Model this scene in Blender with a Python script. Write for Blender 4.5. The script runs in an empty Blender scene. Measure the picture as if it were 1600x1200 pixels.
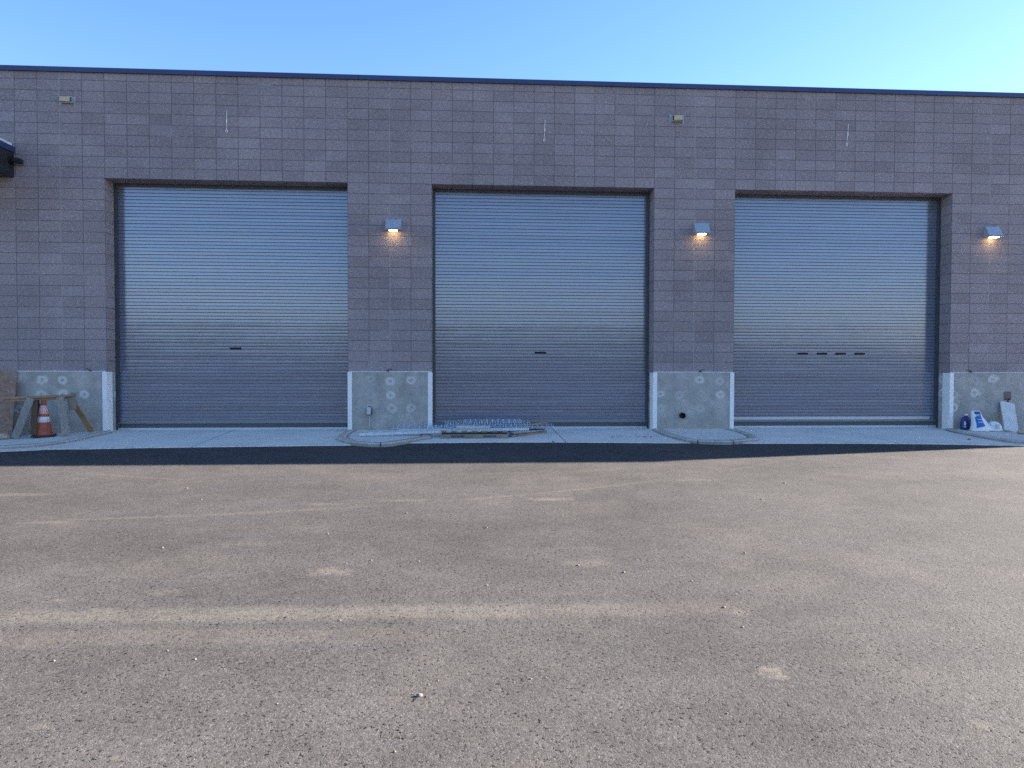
import bpy, bmesh, math, random
from mathutils import Vector, Matrix, noise
import numpy as np

random.seed(7)
scene = bpy.context.scene
COL = scene.collection
PI = math.pi

# ------------------------------------------------------------------ node helpers
class NT:
    def __init__(self, name):
        self.mat = bpy.data.materials.new(name)
        self.mat.use_nodes = True
        self.t = self.mat.node_tree
        self.b = self.t.nodes['Principled BSDF']
        self.pos = None
    def n(self, typ, **kw):
        nd = self.t.nodes.new(typ)
        for k, v in kw.items():
            setattr(nd, k, v)
        return nd
    def put(self, sock, v):
        if hasattr(v, 'is_linked') or isinstance(v, bpy.types.NodeSocket):
            self.t.links.new(v, sock)
        else:
            if sock.type == 'RGBA' and len(v) == 3:
                v = (*v, 1)
            sock.default_value = v
    def m(self, op, a, b=None, c=None, clamp=False):
        nd = self.n('ShaderNodeMath', operation=op, use_clamp=clamp)
        self.put(nd.inputs[0], a)
        if b is not None: self.put(nd.inputs[1], b)
        if c is not None: self.put(nd.inputs[2], c)
        return nd.outputs[0]
    def vm(self, op, a, b=None, scale=None):
        nd = self.n('ShaderNodeVectorMath', operation=op)
        self.put(nd.inputs[0], a)
        if b is not None: self.put(nd.inputs[1], b)
        if scale is not None: self.put(nd.inputs['Scale'], scale)
        return nd.outputs['Value'] if op in ('LENGTH', 'DISTANCE', 'DOT_PRODUCT') else nd.outputs[0]
    def mr(self, v, a, b, c=0.0, d=1.0, smooth=True):
        nd = self.n('ShaderNodeMapRange', interpolation_type='SMOOTHSTEP' if smooth else 'LINEAR')
        for i, x in enumerate((v, a, b, c, d)):
            self.put(nd.inputs[i], x)
        return nd.outputs[0]
    def mix(self, f, a, b, blend='MIX'):
        nd = self.n('ShaderNodeMix', data_type='RGBA', blend_type=blend)
        self.put(nd.inputs[0], f); self.put(nd.inputs[6], a); self.put(nd.inputs[7], b)
        return nd.outputs[2]
    def P(self):
        if self.pos is None:
            self.pos = self.n('ShaderNodeTexCoord').outputs['Object']
        return self.pos
    def noise(self, scale, detail=3.0, rough=0.55, vec=None, dist=0.0):
        nd = self.n('ShaderNodeTexNoise')
        self.put(nd.inputs['Vector'], self.P() if vec is None else vec)
        nd.inputs['Scale'].default_value = scale
        nd.inputs['Detail'].default_value = detail
        nd.inputs['Roughness'].default_value = rough
        nd.inputs['Distortion'].default_value = dist
        return nd.outputs['Fac']
    def voro(self, scale, feature='F1', vec=None, rnd=1.0):
        nd = self.n('ShaderNodeTexVoronoi', feature=feature)
        self.put(nd.inputs['Vector'], self.P() if vec is None else vec)
        nd.inputs['Scale'].default_value = scale
        nd.inputs['Randomness'].default_value = rnd
        return nd
    def white(self, vec):
        nd = self.n('ShaderNodeTexWhiteNoise', noise_dimensions='3D')
        self.put(nd.inputs['Vector'], vec)
        return nd.outputs['Value']
    def xyz(self, vec):
        nd = self.n('ShaderNodeSeparateXYZ'); self.put(nd.inputs[0], vec)
        return nd.outputs
    def comb(self, x, y, z):
        nd = self.n('ShaderNodeCombineXYZ')
        for i, v in enumerate((x, y, z)): self.put(nd.inputs[i], v)
        return nd.outputs[0]
    def scale(self, col, f):
        return self.vm('SCALE', col, scale=f)
    def bump(self, h, strength=0.5, dist=0.005, prev=None):
        nd = self.n('ShaderNodeBump')
        nd.inputs['Strength'].default_value = strength
        nd.inputs['Distance'].default_value = dist
        self.put(nd.inputs['Height'], h)
        if prev is not None: self.put(nd.inputs['Normal'], prev)
        return nd.outputs[0]
    def out(self, col=None, rough=None, metal=None, normal=None, spec=None, emit=None, estr=None):
        b = self.b
        if col is not None: self.put(b.inputs['Base Color'], col)
        if rough is not None: self.put(b.inputs['Roughness'], rough)
        if metal is not None: self.put(b.inputs['Metallic'], metal)
        if normal is not None: self.put(b.inputs['Normal'], normal)
        if spec is not None: self.put(b.inputs['Specular IOR Level'], spec)
        if emit is not None:
            self.put(b.inputs['Emission Color'], emit); b.inputs['Emission Strength'].default_value = estr
        return self.mat

# ------------------------------------------------------------------ materials
CJ = (-2, 13, 28, 43)          # control joints, in block columns

def mat_cmu():
    k = NT('split_face_block')
    uv = k.n('ShaderNodeUVMap'); uv.uv_map = 'UVMap'
    u, v, _ = k.xyz(uv.outputs[0])
    iu = k.m('FLOOR', u); iv = k.m('FLOOR', v)
    rnd = k.white(k.comb(iu, iv, 3.0))
    rnd2 = k.white(k.comb(iu, iv, 9.0))
    fu = k.m('FRACT', u); fv = k.m('FRACT', v)
    du = k.m('MULTIPLY', k.m('MINIMUM', fu, k.m('SUBTRACT', 1.0, fu)), 0.4064)
    dv = k.m('MULTIPLY', k.m('MINIMUM', fv, k.m('SUBTRACT', 1.0, fv)), 0.2032)
    d = k.m('MINIMUM', du, dv)
    joint = k.mr(d, 0.0035, 0.0075, 1.0, 0.0)
    grain = k.noise(46, 5, 0.8)
    grain2 = k.noise(22, 3, 0.6)
    speck = k.mr(k.voro(48).outputs['Distance'], 0.18, 0.42, 1.0, 0.0)
    sprnd = k.mr(k.noise(19, 3, 0.7), 0.46, 0.62)
    speck = k.m('MULTIPLY', speck, sprnd)
    big = k.noise(0.55, 3, 0.6)
    base = k.mix(rnd, (0.246, 0.203, 0.214), (0.304, 0.254, 0.266))
    base = k.mix(k.m('MULTIPLY', rnd2, 0.30), base, (0.26, 0.215, 0.22))
    base = k.scale(base, k.mr(grain, 0.28, 0.72, 0.35, 1.65, False))
    base = k.scale(base, k.mr(grain2, 0.25, 0.75, 0.82, 1.18, False))
    base = k.scale(base, k.mr(big, 0.3, 0.7, 0.86, 1.14, False))
    base = k.mix(k.m('MULTIPLY', speck, 0.75), base, (0.55, 0.49, 0.48))
    # pale efflorescence veils
    eff = k.mr(k.noise(1.6, 5, 0.62, dist=0.6), 0.56, 0.75)
    base = k.mix(k.m('MULTIPLY', eff, 0.16), base, (0.46, 0.43, 0.43))
    jn = k.mr(k.noise(1.3, 4, 0.7), 0.55, 0.72)
    jcol = k.mix(jn, (0.095, 0.083, 0.088), (0.40, 0.37, 0.36))
    base = k.mix(k.m('MULTIPLY', joint, 0.78), base, jcol)
    cj = None
    for c in CJ:
        x = k.mr(k.m('MULTIPLY', k.m('ABSOLUTE', k.m('SUBTRACT', u, float(c))), 0.4064), 0.005, 0.009, 1.0, 0.0)
        cj = x if cj is None else k.m('MAXIMUM', cj, x)
    base = k.mix(k.m('MULTIPLY', cj, 0.65), base, (0.42, 0.40, 0.39))
    h = k.m('SUBTRACT', k.m('ADD', k.m('MULTIPLY', grain, 0.6), k.m('MULTIPLY', grain2, 0.5)), k.m('MULTIPLY', joint, 0.9))
    return k.out(base, 0.88, 0.0, k.bump(h, 0.55, 0.006), 0.3)

def mat_stem():
    k = NT('formed_concrete')
    x, y, z = k.xyz(k.P())
    cu = k.m('DIVIDE', k.m('SUBTRACT', x, k.m('ADD', y, 4.455)), 0.41); cv = k.m('DIVIDE', k.m('SUBTRACT', z, 0.0075), 0.275)
    iu = k.m('FLOOR', cu); iv = k.m('FLOOR', cv)
    r1 = k.white(k.comb(iu, iv, 1.0)); r2 = k.white(k.comb(iu, iv, 2.0)); r3 = k.white(k.comb(iu, iv, 4.0))
    px = k.m('MULTIPLY', k.m('SUBTRACT', k.m('FRACT', cu), k.m('ADD', 0.42, k.m('MULTIPLY', r1, 0.16))), 0.405)
    pz = k.m('MULTIPLY', k.m('SUBTRACT', k.m('FRACT', cv), k.m('ADD', 0.42, k.m('MULTIPLY', r2, 0.16))), 0.31)
    wob = k.noise(7, 4, 0.6)
    r = k.m('ADD', k.vm('LENGTH', k.comb(px, pz, 0.0)), k.m('MULTIPLY', k.m('SUBTRACT', wob, 0.5), k.m('ADD', 0.05, k.m('MULTIPLY', r2, 0.18))))
    ring = k.m('MULTIPLY', k.mr(r, 0.03, 0.06), k.mr(r, 0.068, 0.115, 1.0, 0.0))
    fill = k.mr(r, 0.05, 0.11, 1.0, 0.0)
    amt = k.m('MULTIPLY', k.m('ADD', k.m('MULTIPLY', ring, 0.8), k.m('MULTIPLY', fill, 0.4)), k.m('MULTIPLY', k.mr(r3, 0.1, 0.9, 0.05, 0.95), k.mr(z, 0.2, 0.3)))
    hole = k.mr(k.vm('LENGTH', k.comb(px, pz, 0.0)), 0.008, 0.013, 1.0, 0.0)
    n1 = k.noise(3.2, 6, 0.65); n2 = k.noise(40, 4, 0.7); n3 = k.noise(0.9, 3)
    base = k.mix(k.mr(n1, 0.3, 0.7), (0.30, 0.285, 0.27), (0.425, 0.40, 0.375))
    base = k.scale(base, k.mr(n2, 0.3, 0.7, 0.88, 1.12, False))
    base = k.scale(base, k.mr(n3, 0.3, 0.7, 0.92, 1.08, False))
    base = k.mix(k.m('MULTIPLY', amt, 0.75), base, (0.64, 0.61, 0.58))
    base = k.mix(k.m('MULTIPLY', hole, 0.7), base, (0.10, 0.10, 0.10))
    # earthy splash along the bottom
    dirt = k.m('MULTIPLY', k.mr(z, 0.0, 0.28, 1.0, 0.0), k.mr(k.noise(5, 4), 0.35, 0.65))
    base = k.mix(k.m('MULTIPLY', dirt, 0.4), base, (0.33, 0.27, 0.22))
    pits = k.mr(k.voro(55).outputs['Distance'], 0.0, 0.12)
    h = k.m('ADD', k.m('MULTIPLY', n2, 0.4), k.m('MULTIPLY', pits, 0.25))
    return k.out(base, 0.8, 0.0, k.bump(h, 0.3, 0.003), 0.3)

def mat_apron():
    k = NT('broom_finished_concrete')
    x, y, z = k.xyz(k.P())
    n1 = k.noise(1.4, 5, 0.6); n2 = k.noise(55, 4, 0.7); n3 = k.noise(7, 4, 0.65)
    base = k.mix(k.mr(n1, 0.3, 0.7), (0.72, 0.65, 0.58), (0.82, 0.75, 0.675))
    base = k.scale(base, k.mr(n2, 0.3, 0.7, 0.90, 1.10, False))
    base = k.mix(k.m('MULTIPLY', k.mr(n3, 0.56, 0.72), 0.35), base, (0.38, 0.35, 0.31))
    # spilled soil crumbs on the right half of the second bay
    dx = k.m('DIVIDE', k.m('SUBTRACT', x, 9.80), 0.55); dy = k.m('DIVIDE', k.m('ADD', y, 0.98), 0.20)
    sp = k.mr(k.vm('LENGTH', k.comb(dx, dy, 0.0)), 0.2, 1.1, 1.0, 0.0)
    sp = k.m('MULTIPLY', sp, k.mr(k.noise(13, 4, 0.7), 0.53, 0.60))
    base = k.mix(k.m('MULTIPLY', sp, 0.8), base, (0.12, 0.10, 0.085))
    j = None
    for c in (8.54, -1.2, 2.25, 14.4):
        q = k.mr(k.m('ABSOLUTE', k.m('SUBTRACT', x, c)), 0.006, 0.012, 1.0, 0.0)
        j = q if j is None else k.m('MAXIMUM', j, q)
    base = k.mix(k.m('MULTIPLY', j, 0.75), base, (0.12, 0.12, 0.12))
    edge = k.mr(y, -2.3, -1.5, 1.0, 0.0)
    base = k.mix(k.m('MULTIPLY', k.m('MULTIPLY', edge, k.mr(k.noise(9, 4), 0.45, 0.62)), 0.4), base, (0.26, 0.24, 0.22))
    broom = k.noise(60, 2, 0.5, vec=k.vm('MULTIPLY', k.P(), (4.0, 0.15, 1.0)))
    h = k.m('ADD', k.m('MULTIPLY', n2, 0.5), k.m('SUBTRACT', k.m('MULTIPLY', broom, 0.5), j))
    return k.out(base, 0.85, 0.0, k.bump(h, 0.3, 0.003), 0.3)

def mat_kerb(name, c0, c1):
    k = NT(name)
    n1 = k.noise(4, 6, 0.7); n2 = k.noise(70, 4, 0.7); n3 = k.noise(11, 5, 0.7)
    base = k.mix(k.mr(n1, 0.3, 0.7), c0, c1)
    base = k.scale(base, k.mr(n2, 0.3, 0.7, 0.84, 1.16, False))
    base = k.mix(k.m('MULTIPLY', k.mr(n3, 0.55, 0.7), 0.5), base, (0.24, 0.215, 0.19))
    h = k.m('ADD', k.m('MULTIPLY', n2, 0.5), k.m('MULTIPLY', n3, 0.8))
    return k.out(base, 0.85, 0.0, k.bump(h, 0.45, 0.006), 0.3)

# dust patches on the asphalt: x, y, half length, half width, strength
PATCH = [(5.82, -9.32, .17, .13, .85), (7.67, -6.76, .30, .12, .95), (9.6, -5.6, .36, .10, .5), (7.66, -9.2, .20, .12, .5),
         (4.85, -9.72, .10, .09, .5), (8.21, -11.12, .085, .095, .95), (8.37, -10.28, .07, .12, .6), (5.05, -11.44, .05, .04, .6),
         (5.47, -11.70, .04, .03, .6), (3.0, -7.62, .34, .07, .6), (6.15, -6.75, .35, .09, .45), (8.85, -11.66, .05, .06, .5),
         (1.9, -6.2, .5, .1, .5), (5.3, -6.9, .25, .09, .4), (9.0, -8.2, .4, .1, .3), (5.05, -8.5, .3, .1, .3)]
# tyre arcs: centre x, y, radius, half width, strength
ARCS = [(2.0, 6.5, 14.06, .07, .45), (5.3, 1.5, 7.05, .09, .32), (6.5, 2.4, 7.4, .08, .26)]

def mat_asphalt():
    k = NT('asphalt_paving')
    x, y, z = k.xyz(k.P())
    P = k.comb(x, y, 0.0)
    wob = k.noise(5, 3, 0.6, vec=P)
    w2 = k.m('MULTIPLY', k.m('SUBTRACT', wob, 0.5), 0.09)
    v1 = k.voro(92, vec=P); v2 = k.voro(210, vec=P)
    edge = k.voro(92, 'DISTANCE_TO_EDGE', vec=P).outputs['Distance']
    cell = k.xyz(v1.outputs['Color'])[0]; cell2 = k.xyz(v2.outputs['Color'])[1]
    fine = k.noise(160, 4, 0.8, vec=P); mid = k.noise(34, 4, 0.7, vec=P)
    big = k.noise(0.55, 4, 0.6, vec=P); blot = k.noise(2.6, 5, 0.65, vec=P)
    base = k.mix(cell, ASPH0, ASPH1)
    base = k.mix(k.mr(cell2, 0.90, 0.97), base, ASPH2)
    base = k.scale(base, k.mr(fine, 0.25, 0.75, 0.66, 1.34, False))
    base = k.scale(base, k.mr(big, 0.3, 0.7, 0.84, 1.16, False))
    base = k.scale(base, k.mr(blot, 0.3, 0.7, 0.88, 1.12, False))
    base = k.scale(base, k.mr(k.noise(15, 4, 0.7, vec=P), 0.3, 0.7, 0.84, 1.16, False))
    pn = k.noise(46, 2, 0.55, vec=P)
    pit = k.m('MAXIMUM', k.mr(pn, 0.355, 0.40, 1.0, 0.0), k.m('MULTIPLY', k.mr(mid, 0.30, 0.40, 1.0, 0.0), 0.8))
    pit = k.m('MULTIPLY', pit, k.mr(k.noise(5, 4, vec=P), 0.35, 0.65, 0.2, 1.0))
    base = k.scale(base, k.mr(pit, 0.0, 1.0, 1.0, 0.10, False))  # pits darkened in colour for the low sun's shadow inside them
    # ---- dust: two tyre bands, curved tracks and scattered spills
    dust = k.m('MULTIPLY', k.mr(k.noise(0.7, 6, 0.7, vec=P), 0.48, 0.74), 0.36)
    def band(y0, slope, hw, x0, x1, s):
        c = k.m('ADD', k.m('MULTIPLY', k.m('SUBTRACT', x, 4.0), slope), y0)
        dd = k.m('ADD', k.m('ABSOLUTE', k.m('SUBTRACT', y, c)), k.m('MULTIPLY', w2, 0.8))
        b = k.mr(dd, hw * 0.35, hw * 1.2, 1.0, 0.0)
        b = k.m('MULTIPLY', b, k.mr(x, x0, x1, 1.0, 0.10))
        b = k.m('MULTIPLY', b, k.mr(k.noise(2.2, 4, 0.6, vec=P), 0.30, 0.58, 0.35, 1.0))
        return k.m('MULTIPLY', b, s)
    for a in ((-10.13, -0.02, 0.155, 6.6, 9.2, 0.72), (-10.47, -0.022, 0.15, 5.0, 7.8, 0.42)):
        dust = k.m('MAXIMUM', dust, band(*a))
    for cx, cy, r, hw, s in ARCS:
        dd = k.m('ADD', k.m('ABSOLUTE', k.m('SUBTRACT', k.vm('DISTANCE', P, (cx, cy, 0)), r)), k.m('MULTIPLY', w2, 0.9))
        b = k.m('MULTIPLY', k.mr(dd, hw * .3, hw * 1.1, 1.0, 0.0), k.mr(k.noise(1.7, 4, 0.65, vec=P), 0.42, 0.62, 0.12, 1.0))
        dust = k.m('MAXIMUM', dust, k.m('MULTIPLY', b, s))
    for px, py, a, b, s in PATCH:
        q = k.vm('MULTIPLY', k.vm('SUBTRACT', P, (px, py, 0)), (1 / a, 1 / b, 1))
        r = k.m('ADD', k.vm('LENGTH', q), k.m('MULTIPLY', k.m('SUBTRACT', k.noise(11, 3, 0.65, vec=P), 0.5), 1.8))
        dust = k.m('MAXIMUM', dust, k.m('MULTIPLY', k.mr(r, 0.35, 1.1, 1.0, 0.0), s))
    # scattered pale grit spots
    for sc_, th, s in ((1.6, 0.80, 0.75), (3.3, 0.86, 0.8)):
        vv = k.voro(sc_, vec=k.vm('ADD', P, (sc_, 2 * sc_, 0)))
        r = k.m('ADD', k.m('DIVIDE', vv.outputs['Distance'], sc_), k.m('MULTIPLY', k.m('SUBTRACT', k.noise(23, 3, 0.7, vec=P), 0.5), 0.10))
        q = k.m('MULTIPLY', k.mr(r, 0.0, 0.045, 1.0, 0.0), k.mr(k.xyz(vv.outputs['Color'])[0], th, th + 0.1))
        dust = k.m('MAXIMUM', dust, k.m('MULTIPLY', q, s))
    brk = k.noise(19, 5, 0.75, vec=P)
    dust = k.m('MULTIPLY', dust, k.mr(brk, 0.38, 0.56, 0.22, 1.0))
    dust = k.m('MULTIPLY', dust, k.mr(pit, 0.0, 1.0, 1.0, 0.15))
    dust = k.m('MULTIPLY', dust, k.mr(fine, 0.3, 0.6, 0.55, 1.0))
    base = k.mix(dust, base, DUST)
    h = k.m('SUBTRACT', k.m('ADD', k.m('MULTIPLY', fine, 0.28), k.m('ADD', k.m('MULTIPLY', mid, 0.45), k.m('ADD', k.m('MULTIPLY', pn, 0.35), k.m('MULTIPLY', edge, 0.35)))), k.m('MULTIPLY', pit, 0.6))
    return k.out(base, 0.72, 0.0, k.bump(h, 0.62, 0.009), 0.12)

ASPH0 = (0.057, 0.0518, 0.0495); ASPH1 = (0.087, 0.0788, 0.0752); ASPH2 = (0.14, 0.128, 0.12); DUST = (0.162, 0.141, 0.116)

def mat_slat(name='galvanised_slat', base=(0.225, 0.25, 0.325), metal=0.45, rough=0.14):
    k = NT(name)
    x, y, z = k.xyz(k.P())
    sid = k.m('FLOOR', k.m('DIVIDE', z, 0.0664))
    rnd = k.white(k.comb(sid, 1.0, 5.0))
    streak = k.noise(1.0, 3, 0.6, vec=k.vm('MULTIPLY', k.P(), (0.9, 1.0, 14.0)))
    dirt = k.noise(1.6, 5, 0.65)
    c = k.scale(base, k.mr(rnd, 0.0, 1.0, 0.95, 1.05, False))
    c = k.scale(c, k.mr(streak, 0.3, 0.7, 0.95, 1.05, False))
    c = k.mix(k.m('MULTIPLY', k.mr(dirt, 0.5, 0.75), 0.16), c, (0.30, 0.28, 0.27))
    r = k.m('ADD', rough, k.m('MULTIPLY', k.m('SUBTRACT', streak, 0.5), 0.10))
    wave = k.noise(1.0, 2, 0.5, vec=k.vm('ADD', k.vm('MULTIPLY', k.P(), (1.3, 1.0, 2.0)), k.comb(k.m('MULTIPLY', rnd, 40.0), 0.0, 0.0)))
    return k.out(c, r, metal, k.bump(k.noise(1.0, 3, 0.6, vec=k.vm('MULTIPLY', k.P(), (0.75, 1.0, 0.45))), 0.30, 0.02, k.bump(wave, 0.12, 0.01)), 0.5)

def mat_plain(name, col, rough=0.6, metal=0.0, var=0.12, scale=9.0, bump=0.1, spec=0.4, dirt=None, grain=60):
    k = NT(name)
    n1 = k.noise(scale, 4, 0.6); n2 = k.noise(grain, 3, 0.7)
    c = k.scale(col, k.mr(n1, 0.3, 0.7, 1 - var, 1 + var, False))
    if dirt is not None:
        c = k.mix(k.m('MULTIPLY', k.mr(k.noise(scale * 0.7, 5, 0.7), 0.5, 0.72), 0.6), c, dirt)
    r = k.m('ADD', rough, k.m('MULTIPLY', k.m('SUBTRACT', n1, 0.5), 0.2), clamp=True)
    return k.out(c, r, metal, k.bump(n2, bump, 0.003), spec)

def mat_wood(name, c0, c1, axis=(1.2, 14, 14)):
    k = NT(name)
    v = k.vm('MULTIPLY', k.P(), axis)
    g = k.noise(5, 5, 0.65, vec=v, dist=0.8); n2 = k.noise(2.2, 4, 0.6)
    c = k.mix(k.mr(g, 0.3, 0.7), c0, c1)
    c = k.scale(c, k.mr(n2, 0.3, 0.7, 0.78, 1.22, False))
    kn = k.mr(k.voro(3.1, vec=k.vm('MULTIPLY', k.P(), (1, 2, 2))).outputs['Distance'], 0.03, 0.09, 1.0, 0.0)
    c = k.mix(k.m('MULTIPLY', kn, 0.6), c, tuple(q * 0.35 for q in c0))
    return k.out(c, 0.8, 0.0, k.bump(g, 0.35, 0.004), 0.25)

def mat_osb():
    k = NT('strand_board')
    v = k.vm('MULTIPLY', k.P(), (16, 1, 26))
    vor = k.voro(1.6, vec=v)
    g = k.noise(30, 4, 0.7); n = k.noise(3, 4, 0.6)
    c = k.mix(k.xyz(vor.outputs['Color'])[0], (0.22, 0.135, 0.10), (0.34, 0.215, 0.16))
    c = k.scale(c, k.mr(g, 0.3, 0.7, 0.8, 1.2, False))
    c = k.mix(k.m('MULTIPLY', k.mr(n, 0.52, 0.68), 0.25), c, (0.42, 0.37, 0.33))
    return k.out(c, 0.85, 0.0, k.bump(g, 0.3, 0.003), 0.25)

M = {}
M['cmu'] = mat_cmu(); M['stem'] = mat_stem(); M['apron'] = mat_apron(); M['asphalt'] = mat_asphalt()
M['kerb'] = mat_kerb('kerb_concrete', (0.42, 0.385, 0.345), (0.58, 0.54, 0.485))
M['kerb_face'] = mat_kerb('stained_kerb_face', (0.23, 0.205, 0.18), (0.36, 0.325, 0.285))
M['groove'] = mat_kerb('dark_groove_line', (0.20, 0.18, 0.16), (0.42, 0.38, 0.34))  # flat dark strip drawn for the dark line between kerb and infill
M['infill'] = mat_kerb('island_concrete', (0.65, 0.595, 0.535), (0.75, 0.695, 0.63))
M['slat'] = mat_slat()
M['bar'] = mat_slat('door_bar', (0.22, 0.23, 0.26), 0.6, 0.4)
M['bar_pale'] = mat_slat('door_bar_pale', (0.50, 0.53, 0.58), 0.5, 0.35)
M['guide'] = mat_plain('guide_steel', (0.10, 0.105, 0.12), 0.5, 0.4)
M['guard'] = mat_plain('guard_paint', (0.82, 0.80, 0.79), 0.5, 0.0, 0.04, 3.0, 0.05, 0.4, (0.68, 0.66, 0.63))
M['coping'] = mat_plain('coping_metal', (0.030, 0.048, 0.13), 0.45, 0.1, 0.08, 2.0, 0.03)
k = NT('coping_seamed'); x_ = k.xyz(k.P())[0]
sm = k.mr(k.m('ABSOLUTE', k.m('SUBTRACT', k.m('FRACT', k.m('DIVIDE', x_, 3.05)), 0.5)), 0.0015, 0.004, 1.0, 0.0)
cc = k.scale((0.030, 0.048, 0.13), k.mr(k.noise(0.8, 3), 0.3, 0.7, 0.85, 1.15, False))
M['coping'] = k.out(k.mix(k.m('MULTIPLY', sm, 0.7), cc, (0.008, 0.01, 0.02)), 0.45, 0.1, k.bump(k.noise(0.9, 2), 0.2, 0.02))
M['roof'] = mat_plain('roof_membrane', (0.55, 0.55, 0.55), 0.8)
M['dark'] = mat_plain('dark_bronze', (0.028, 0.031, 0.038), 0.45, 0.2, 0.1)
M['black'] = mat_plain('black_plastic', (0.012, 0.012, 0.013), 0.5)
M['white'] = mat_plain('white_membrane', (0.75, 0.75, 0.75), 0.7)
M['lamp'] = mat_plain('lamp_housing', (0.42, 0.44, 0.47), 0.42, 0.35, 0.05, 8, 0.04)
M['galv'] = mat_plain('galvanised_steel', (0.58, 0.68, 0.80), 0.34, 0.85, 0.15, 18, 0.05)
M['galv_dull'] = mat_plain('dull_zinc', (0.40, 0.43, 0.48), 0.5, 0.55, 0.18, 18, 0.05)
M['ebox'] = mat_plain('grey_box_paint', (0.46, 0.49, 0.50), 0.5, 0.1, 0.08)
M['rust'] = mat_plain('rusty_plate', (0.17, 0.125, 0.115), 0.8, 0.0, 0.3, 25, 0.2)
M['grey_wood'] = mat_wood('weathered_wood', (0.185, 0.165, 0.15), (0.33, 0.30, 0.275), (14, 14, 1.6))
M['tan_wood'] = mat_wood('tan_wood', (0.25, 0.16, 0.085), (0.40, 0.27, 0.15), (14, 14, 1.6))
M['beam_wood'] = mat_wood('beam_wood', (0.25, 0.155, 0.10), (0.42, 0.275, 0.18))
M['brown_wood'] = mat_wood('dark_brown_wood', (0.085, 0.05, 0.032), (0.14, 0.085, 0.052), (14, 14, 1.6))
M['red_wood'] = mat_wood('reddish_wood', (0.24, 0.14, 0.09), (0.38, 0.25, 0.16))
M['pallet'] = mat_wood('pallet_wood', (0.19, 0.15, 0.12), (0.31, 0.255, 0.205))
M['block_wood'] = mat_wood('raw_plywood', (0.42, 0.32, 0.20), (0.60, 0.48, 0.32))
M['osb'] = mat_osb()
M['orange'] = mat_plain('cone_orange', (0.38, 0.085, 0.045), 0.6, 0, 0.18, 14, 0.05, 0.4, (0.20, 0.08, 0.06))
M['reflect'] = mat_plain('cone_reflective', (0.72, 0.66, 0.66), 0.5, 0, 0.1, 20, 0.05, 0.4, (0.55, 0.42, 0.40))
M['pinkband'] = mat_plain('cone_faded_band', (0.70, 0.42, 0.40), 0.5, 0, 0.12, 20, 0.05, 0.4, (0.55, 0.30, 0.27))
M['rubber'] = mat_plain('cone_base_rubber', (0.035, 0.03, 0.032), 0.7)
M['sack'] = mat_plain('white_sack', (0.76, 0.77, 0.78), 0.55, 0, 0.06, 12, 0.3, 0.4, None, 25)
M['print_blue'] = mat_plain('blue_print', (0.03, 0.115, 0.40), 0.5, 0, 0.1, 12)
M['print_navy'] = mat_plain('navy_print', (0.025, 0.06, 0.24), 0.5, 0, 0.1, 12)
M['print_grey'] = mat_plain('grey_print', (0.33, 0.38, 0.37), 0.6)
M['print_pink'] = mat_plain('pink_print', (0.48, 0.36, 0.50), 0.6)
M['print_white'] = mat_plain('white_print', (0.60, 0.68, 0.82), 0.6)
M['jug'] = mat_plain('blue_plastic', (0.022, 0.045, 0.17), 0.4, 0, 0.08)
M['cap'] = mat_plain('white_plastic', (0.78, 0.79, 0.80), 0.45)
M['board'] = mat_plain('cement_board', (0.62, 0.61, 0.60), 0.75, 0, 0.10, 6, 0.12, 0.3, (0.42, 0.42, 0.42))
M['stone'] = mat_plain('tan_stone', (0.44, 0.35, 0.27), 0.85, 0, 0.25, 20, 0.5)
M['pebble'] = mat_plain('pale_pebble', (0.17, 0.15, 0.135), 0.8, 0, 0.2, 40, 0.3)
M['pebble_tan'] = mat_plain('tan_pebble', (0.19, 0.14, 0.105), 0.8, 0, 0.2, 40, 0.3)
k = NT('vision_glass'); M['glass'] = k.out((0.010, 0.008, 0.009), 0.4, 0.0, None, 0.2)
k = NT('lit_lens'); M['lens'] = k.out((0.8, 0.75, 0.65), 0.4, 0.0, None, 0.4, (1.0, 0.68, 0.30), 3.4)

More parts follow.
